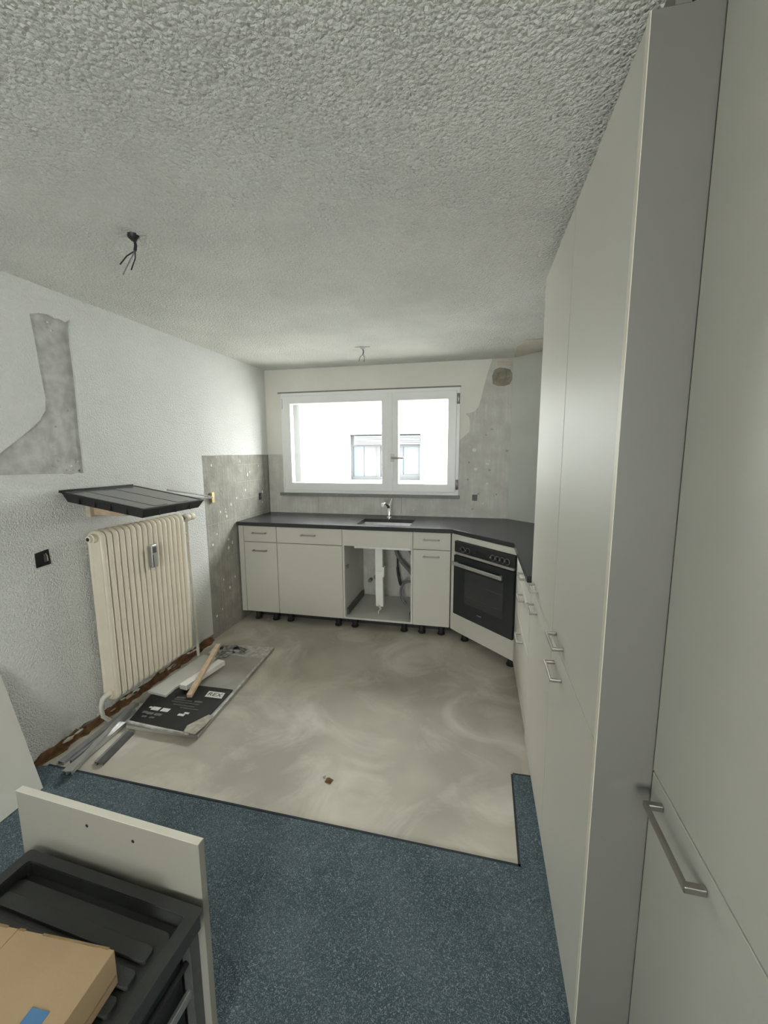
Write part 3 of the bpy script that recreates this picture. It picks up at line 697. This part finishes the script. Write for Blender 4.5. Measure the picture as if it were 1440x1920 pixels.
obj('plate', box(-.004, .016, -.952, -.922, 1.105, 1.185), m_brass, wr, bevel=.002)
obj('stem', MB().tube([(.012,-.945,1.15),(.03,-.98,1.152)], .010, 8), m_brass, wr, smooth=True)
obj('wire', MB().tube([(.03,-.975,1.156),(.09,-1.12,1.178),(.12,-1.30,1.213),(.12,-1.55,1.262)], .005, 6), m_alud, wr, smooth=True)
obj('wire', MB().tube([(.03,-.975,1.148),(.10,-1.13,1.165),(.20,-1.38,1.195),(.22,-1.59,1.235)], .005, 6), m_alud, wr, smooth=True)

# ------------------------------------------------------------------ rubbish on the screed beside the radiator
def quad_prism(pts, z0, z1): return MB().prism([[tuple(p) for p in pts]], 'z', z0, z1)
bd = thing('worktop_offcut', 'long grey board with white dusty end lying on the screed', 'board', (.37, -1.6, 0))
Q = [(.105,-1.125),(.560,-1.082),(.640,-2.085),(.205,-2.098)]
def lerpq(u, v):
    a = Vector(Q[0])*(1-u)+Vector(Q[1])*u; b2 = Vector(Q[3])*(1-u)+Vector(Q[2])*u
    return tuple(a*(1-v)+b2*v)
obj('panel', quad_prism(Q, .001, .020), m_sheet, bd, bevel=.001)
obj('white_end', quad_prism([lerpq(.0,.0)] + [lerpq(1,0), lerpq(1,.16), lerpq(.7,.175), lerpq(.45,.15), lerpq(.2,.17), lerpq(0,.15)], .020, .0212), m_sheetw, bd)
obj('edge_strip', quad_prism([lerpq(.965,.0),lerpq(1,0),lerpq(1,.86),lerpq(.965,.86)], .020, .0225), m_sheetw, bd)
tf = obj('torn_film', quad_prism([lerpq(.05,.02),lerpq(.35,.01),lerpq(.6,.06),lerpq(.55,.13),lerpq(.4,.14),lerpq(.38,.20),lerpq(.22,.22),lerpq(.1,.16)], .0212, .026), m_sheetd)
tag(tf, 'crumpled dark torn film on the far end of the grey board', 'film')
for k in range(9):
    u, v = random.uniform(.12,.6), random.uniform(.02,.15); c_ = Vector(lerpq(u, v)); s_ = random.uniform(.012,.03)
    q = [(c_.x+s_*math.cos(t)*random.uniform(.4,1), c_.y+s_*math.sin(t)*random.uniform(.4,1)) for t in [i*math.pi/3 for i in range(6)]]
    obj('flake', quad_prism(q, .026 if v < .13 else .0212, .030), [m_sheetw, m_blackcard, m_sheetd][k % 3], tf)
bk = thing('black_package', 'flattened black printed package on the near end of the grey board', 'package', (.39, -1.88, .022))
K = [(.195,-2.070),(.590,-2.086),(.600,-1.93),(.585,-1.675),(.354,-1.680),(.225,-1.74),(.245,-1.80),(.124,-1.83)]
obj('sleeve', quad_prism(K, .0226, .031), m_blackcard, bk, bevel=.001)
sb = obj('logo_block', quad_prism([(.452,-1.722),(.562,-1.720),(.575,-1.778),(.462,-1.780)], .031, .0316), m_print, bk)
tm = text_mb('REX', .046).xf(Matrix.Translation((.512,-1.751,.0318)) @ Matrix.Scale(1.15, 4, (1,0,0)))
obj('logo_letters', tm, m_blackcard, sb)
for (x, y, w, h, mm) in ((.262,-1.945,.05,.03,m_print),(.325,-1.945,.05,.03,m_print),(.225,-1.985,.028,.018,m_printg),(.262,-1.99,.04,.02,m_printg),(.315,-1.99,.045,.02,m_printg),(.225,-1.94,.02,.012,m_print),(.445,-1.965,.04,.018,m_print),(.465,-1.945,.03,.014,m_print),(.36,-1.84,.12,.008,m_printg),(.39,-1.86,.18,.006,m_printg),(.40,-1.885,.14,.006,m_printg),(.45,-1.905,.12,.005,m_printg),(.33,-1.82,.06,.016,m_printg),(.46,-1.835,.05,.014,m_printg),(.25,-2.02,.03,.014,m_printg),(.30,-2.02,.03,.014,m_printg)):
    obj('print', box(x-w/2, x+w/2, y-h/2, y+h/2, .031, .0315), mm, bk)
obj('torn_edge', quad_prism([(.195,-2.070),(.30,-2.076),(.42,-2.083),(.59,-2.09),(.585,-2.096),(.40,-2.097),(.29,-2.086),(.20,-2.082)], .0226, .033), m_sheetw, bk)
obj('tape_corner', MB().prism([[(.545,-2.045),(.60,-1.935),(.632,-1.940),(.640,-2.02),(.632,-2.098),(.56,-2.092)]], 'z', .0312, .037), m_wrap, bk, bevel=.002, label='beige taped corner')
wp = quad_prism([(.095,-1.822),(.240,-1.840),(.235,-1.75),(.262,-1.62),(.258,-1.36),(.135,-1.335)], .0315, .046)
tag(obj('board_offcut', wp, m_greyboard, bevel=.002), 'flat white board offcut lying against the radiator foot', 'board')
bxw = thing('white_box_profile', 'white square box profile lying across the grey board', 'profile', (.32, -1.6, .032))
pA, pB = Vector((.302,-1.765)), Vector((.350,-1.435))
dv = (pB-pA).normalized(); nv = Vector((dv.y, -dv.x))*.028
obj('tube', quad_prism([(pA-nv)[:], (pA+nv)[:], (pB+nv)[:], (pB-nv)[:]], .0462, .078), m_whiteboard, bxw, bevel=.003)
obj('end_cap', quad_prism([(pA-nv*.8-dv*.003)[:], (pA+nv*.8-dv*.003)[:], (pA+nv*.8)[:], (pA-nv*.8)[:]], .050, .074), m_front, bxw)
stk = slant_box(Vector((0,0,0)), Vector((0,0,1)), .030, .022)
a_, b2_ = Vector((.402,-1.838,.062)), Vector((.290,-1.374,.152))
dst = (b2_-a_); zq = dst.normalized(); xq = Vector((0,0,1)).cross(zq).normalized(); yq = zq.cross(xq)
mq = Matrix((xq, yq, zq)).transposed().to_4x4() @ Matrix.Scale(dst.length, 4, (0,0,1)); mq = Matrix.Translation(a_) @ mq
tag(obj('wooden_stick', stk.xf(mq), m_wood, bevel=.001), 'raw wooden stick lying diagonally across the white profile', 'stick')

def profile(label, p0, p1, w, h, m, z=.0, u=True, name='metal_profile'):
    p0 = Vector(p0); p1 = Vector(p1); L_ = (p1-p0).length; ang = math.atan2(p1.y-p0.y, p1.x-p0.x)
    t = thing(name, label, 'profile', (p0.x, p0.y, z), None, 'profiles piled by the left wall')
    R_ = Matrix.Translation((p0.x, p0.y, z)) @ Matrix.Rotation(ang, 4, 'Z')
    def q(mb): return mb.xf(R_)
    obj('web', q(box(0, L_, -w/2, w/2, h-.003, h)), m, t)
    obj('flange', q(box(0, L_, -w/2, -w/2+.003, 0, h-.003)), m, t)
    obj('flange', q(box(0, L_, w/2-.003, w/2, 0, h-.003)), m, t)
    return t
profile('light aluminium profile reaching furthest onto the carpet', (.240,-2.455), (.116,-1.95), .028, .018, m_alu, .0275)
profile('light aluminium profile second from the wall with its end on the carpet', (.196,-2.44), (.172,-2.08), .028, .018, m_alu, .008)
profile('wide dull grey rail between the light profiles and the wall', (.108,-2.385), (.086,-1.90), .034, .016, m_alud, .0)
profile('slim dull grey rail lying against the stripped wall base', (.150,-2.37), (.129,-1.96), .016, .020, m_alud, .0)
profile('short dark rail lying alone to the right of the profiles', (.298,-2.352), (.262,-2.13), .034, .016, m_ali, .0)
profile('thin dark rail leaning against the short dark rail', (.268,-2.345), (.232,-2.12), .014, .012, m_alud, .0)

cr = MB(); 
q = [(1.395,-2.215,.001),(1.425,-2.222,.001),(1.432,-2.195,.001),(1.405,-2.185,.001),(1.412,-2.204,.016),(1.398,-2.198,.008)]
cr.add(q, [(0,1,2,3),(0,1,4),(1,2,4),(2,3,5),(2,5,4),(3,0,5),(0,4,5)])
tag(obj('plaster_crumb', cr, m_glue), 'small brown crumb lying on the open screed', 'crumb')
cr2 = MB().add([(1.375,-2.190,.001),(1.392,-2.195,.001),(1.388,-2.178,.001),(1.384,-2.187,.007)], [(0,1,2),(0,1,3),(1,2,3),(2,0,3)])
tag(obj('plaster_crumb', cr2, m_masonry), 'tiny grey crumb behind the brown crumb on the screed', 'crumb')

# ------------------------------------------------------------------ panel leaning on the left wall
lp = MB()
y0, y1 = -2.526, -3.35
bx, bz, tx, tz = .178, .008, .012, .560
th_ = .016
lp.add([(bx-th_, y0, bz), (bx, y0, bz+.002), (.018, y0, tz), (.002, y0, tz-.004), (bx-th_+.03, y1, bz), (bx+.03, y1, bz+.002), (.018, y1, tz), (.002, y1, tz-.004)],
       [(0,1,2,3),(4,7,6,5),(0,4,5,1),(1,5,6,2),(2,6,7,3),(3,7,4,0)])
tag(obj('leaning_panel', lp, m_front, bevel=.001), 'grey cabinet panel leaning against the left wall by the carpet edge', 'panel')

# ------------------------------------------------------------------ pull-out front with tray and cardboard in the foreground
PW, PH = .580, .600
rz = math.atan2(-3.096+3.064, 1.435-.856)
po = thing('waste_pullout', 'white drawer front standing upright with dark pull-out frame behind it', 'drawer', (.856, -3.064, .007), rz)
PZ = PH - .007
fp = obj('front_panel', box(0, PW, 0, .018, 0, PZ), m_board_shade, po, bevel=.001)
for (x, z) in ((.243,.578),(.388,.574)):
    obj('screw_hole', MB().lathe((x, .0004, z-.025), (0,-1,0), [(0,.0045),(.0008,.0045)], 10), m_black, fp)
obj('edge_band', box(0, PW, 0, .018, PZ, PZ+.0012), m_edgew, fp, label='pale top edge')
obj('edge_band', box(PW, PW+.0012, 0, .018, 0, PZ), m_board_shade, fp)
obj('side_panel', box(PW-.050, PW-.044, -.46, -.035, .02, .40), m_black, po, label='black side panel')
obj('waste_bin', box(.06, .275, -.40, -.04, .02, .395), m_black, po, bevel=.01)
obj('waste_bin', box(.285, .50, -.40, -.04, .02, .393), m_black, po, bevel=.01)
for x in (.028, PW-.030):
    obj('runner', box(x-.008, x+.008, -.46, -.005, .06, .11), m_alud, po, bevel=.002)
    obj('runner', box(x-.005, x+.005, -.46, -.005, .20, .225), m_alu, po, bevel=.002)
    obj('runner_bracket', box(x-.012, x+.012, -.03, -.0005, .05, .36), m_ali, po, bevel=.002)
    obj('side_rail', MB().tube([(x,-.46,.30),(x,-.01,.30)], .007, 8), m_black, po, smooth=True)
obj('base_plate', box(.02, PW-.02, -.46, -.001, .0, .018), m_ali, po)

bt = thing('ribbed_tray', 'large charcoal plastic tray with grooves behind the white drawer front', 'tray', (.856, -3.064, .448), rz)
TX0, TX1, TY0, TY1 = .058, .600, -.475, -.018
zt_ = .0
def rr(x0, x1, y0, y1, r, n=5):
    out = []
    for (cx_, cy_, a0) in ((x1-r,y1-r,0),(x0+r,y1-r,90),(x0+r,y0+r,180),(x1-r,y0+r,270)):
        for k in range(n+1):
            a = math.radians(a0+90*k/n); out.append((cx_+r*math.cos(a), cy_+r*math.sin(a)))
    return out
obj('rim', MB().prism([rr(TX0,TX1,TY0,TY1,.012), rr(TX0+.030,TX1-.030,TY0+.03,TY1-.024,.010)], 'z', .006, .012), m_tray, bt, bevel=.002)
obj('skirt', MB().prism([rr(TX0+.003,TX1-.003,TY0+.003,TY1-.003,.011), rr(TX0+.006,TX1-.006,TY0+.006,TY1-.006,.009)], 'z', -.030, .006), m_tray, bt)
ix0, ix1, iy0, iy1 = TX0+.028, TX1-.028, TY0+.028, TY1-.022
obj('well_wall', MB().prism([rr(ix0,ix1,iy0,iy1,.014), rr(ix0+.003,ix1-.003,iy0+.003,iy1-.003,.012)], 'z', -.028, .0065), m_tray, bt)
obj('well_floor', MB().prism([rr(ix0+.001,ix1-.001,iy0+.001,iy1-.001,.013)], 'z', -.031, -.0275), m_tray, bt)
obj('raised_bed', MB().prism([rr(ix0+.004,ix1-.016,iy0+.012,iy1-.024,.02)], 'z', -.0275, -.014), m_tray, bt, bevel=.004)
for k in range(7):
    ya = iy1-.060-k*.044
    obj('groove_ridge', MB().prism([rr(ix0+.02,ix1-.030,ya-.030,ya,.010,3)], 'z', -.0145, -.0040), m_tray, bt, bevel=.004)

cb = thing('cardboard_box', 'flat brown cardboard box lying on the charcoal tray', 'box', (1.365, -3.262, .4445), math.radians(3))
# own frame: far right top corner at origin, box runs to -x and -y
CZ = .078
obj('carton', box(-.38, 0, -.235, 0, .0, CZ), m_card, cb, bevel=.0015)
obj('flap_seam', box(-.2255, -.2245, -.235, 0, CZ, CZ+.0006), m_cardedge, cb)
for (x0, x1) in ((-.165, -.012), (-.222, -.208), (-.33, -.25)):
    obj('flap_slot', box(x0, x1, -.0035, .0012, CZ-.004, CZ+.0008), m_cardedge, cb)
obj('tape', box(-.075, -.038, -.16, -.100, CZ, CZ+.0008), m_tape, cb, label='blue tape')
obj('side_fold', box(.0, .0012, -.235, -.004, .02, .024), m_cardedge, cb)
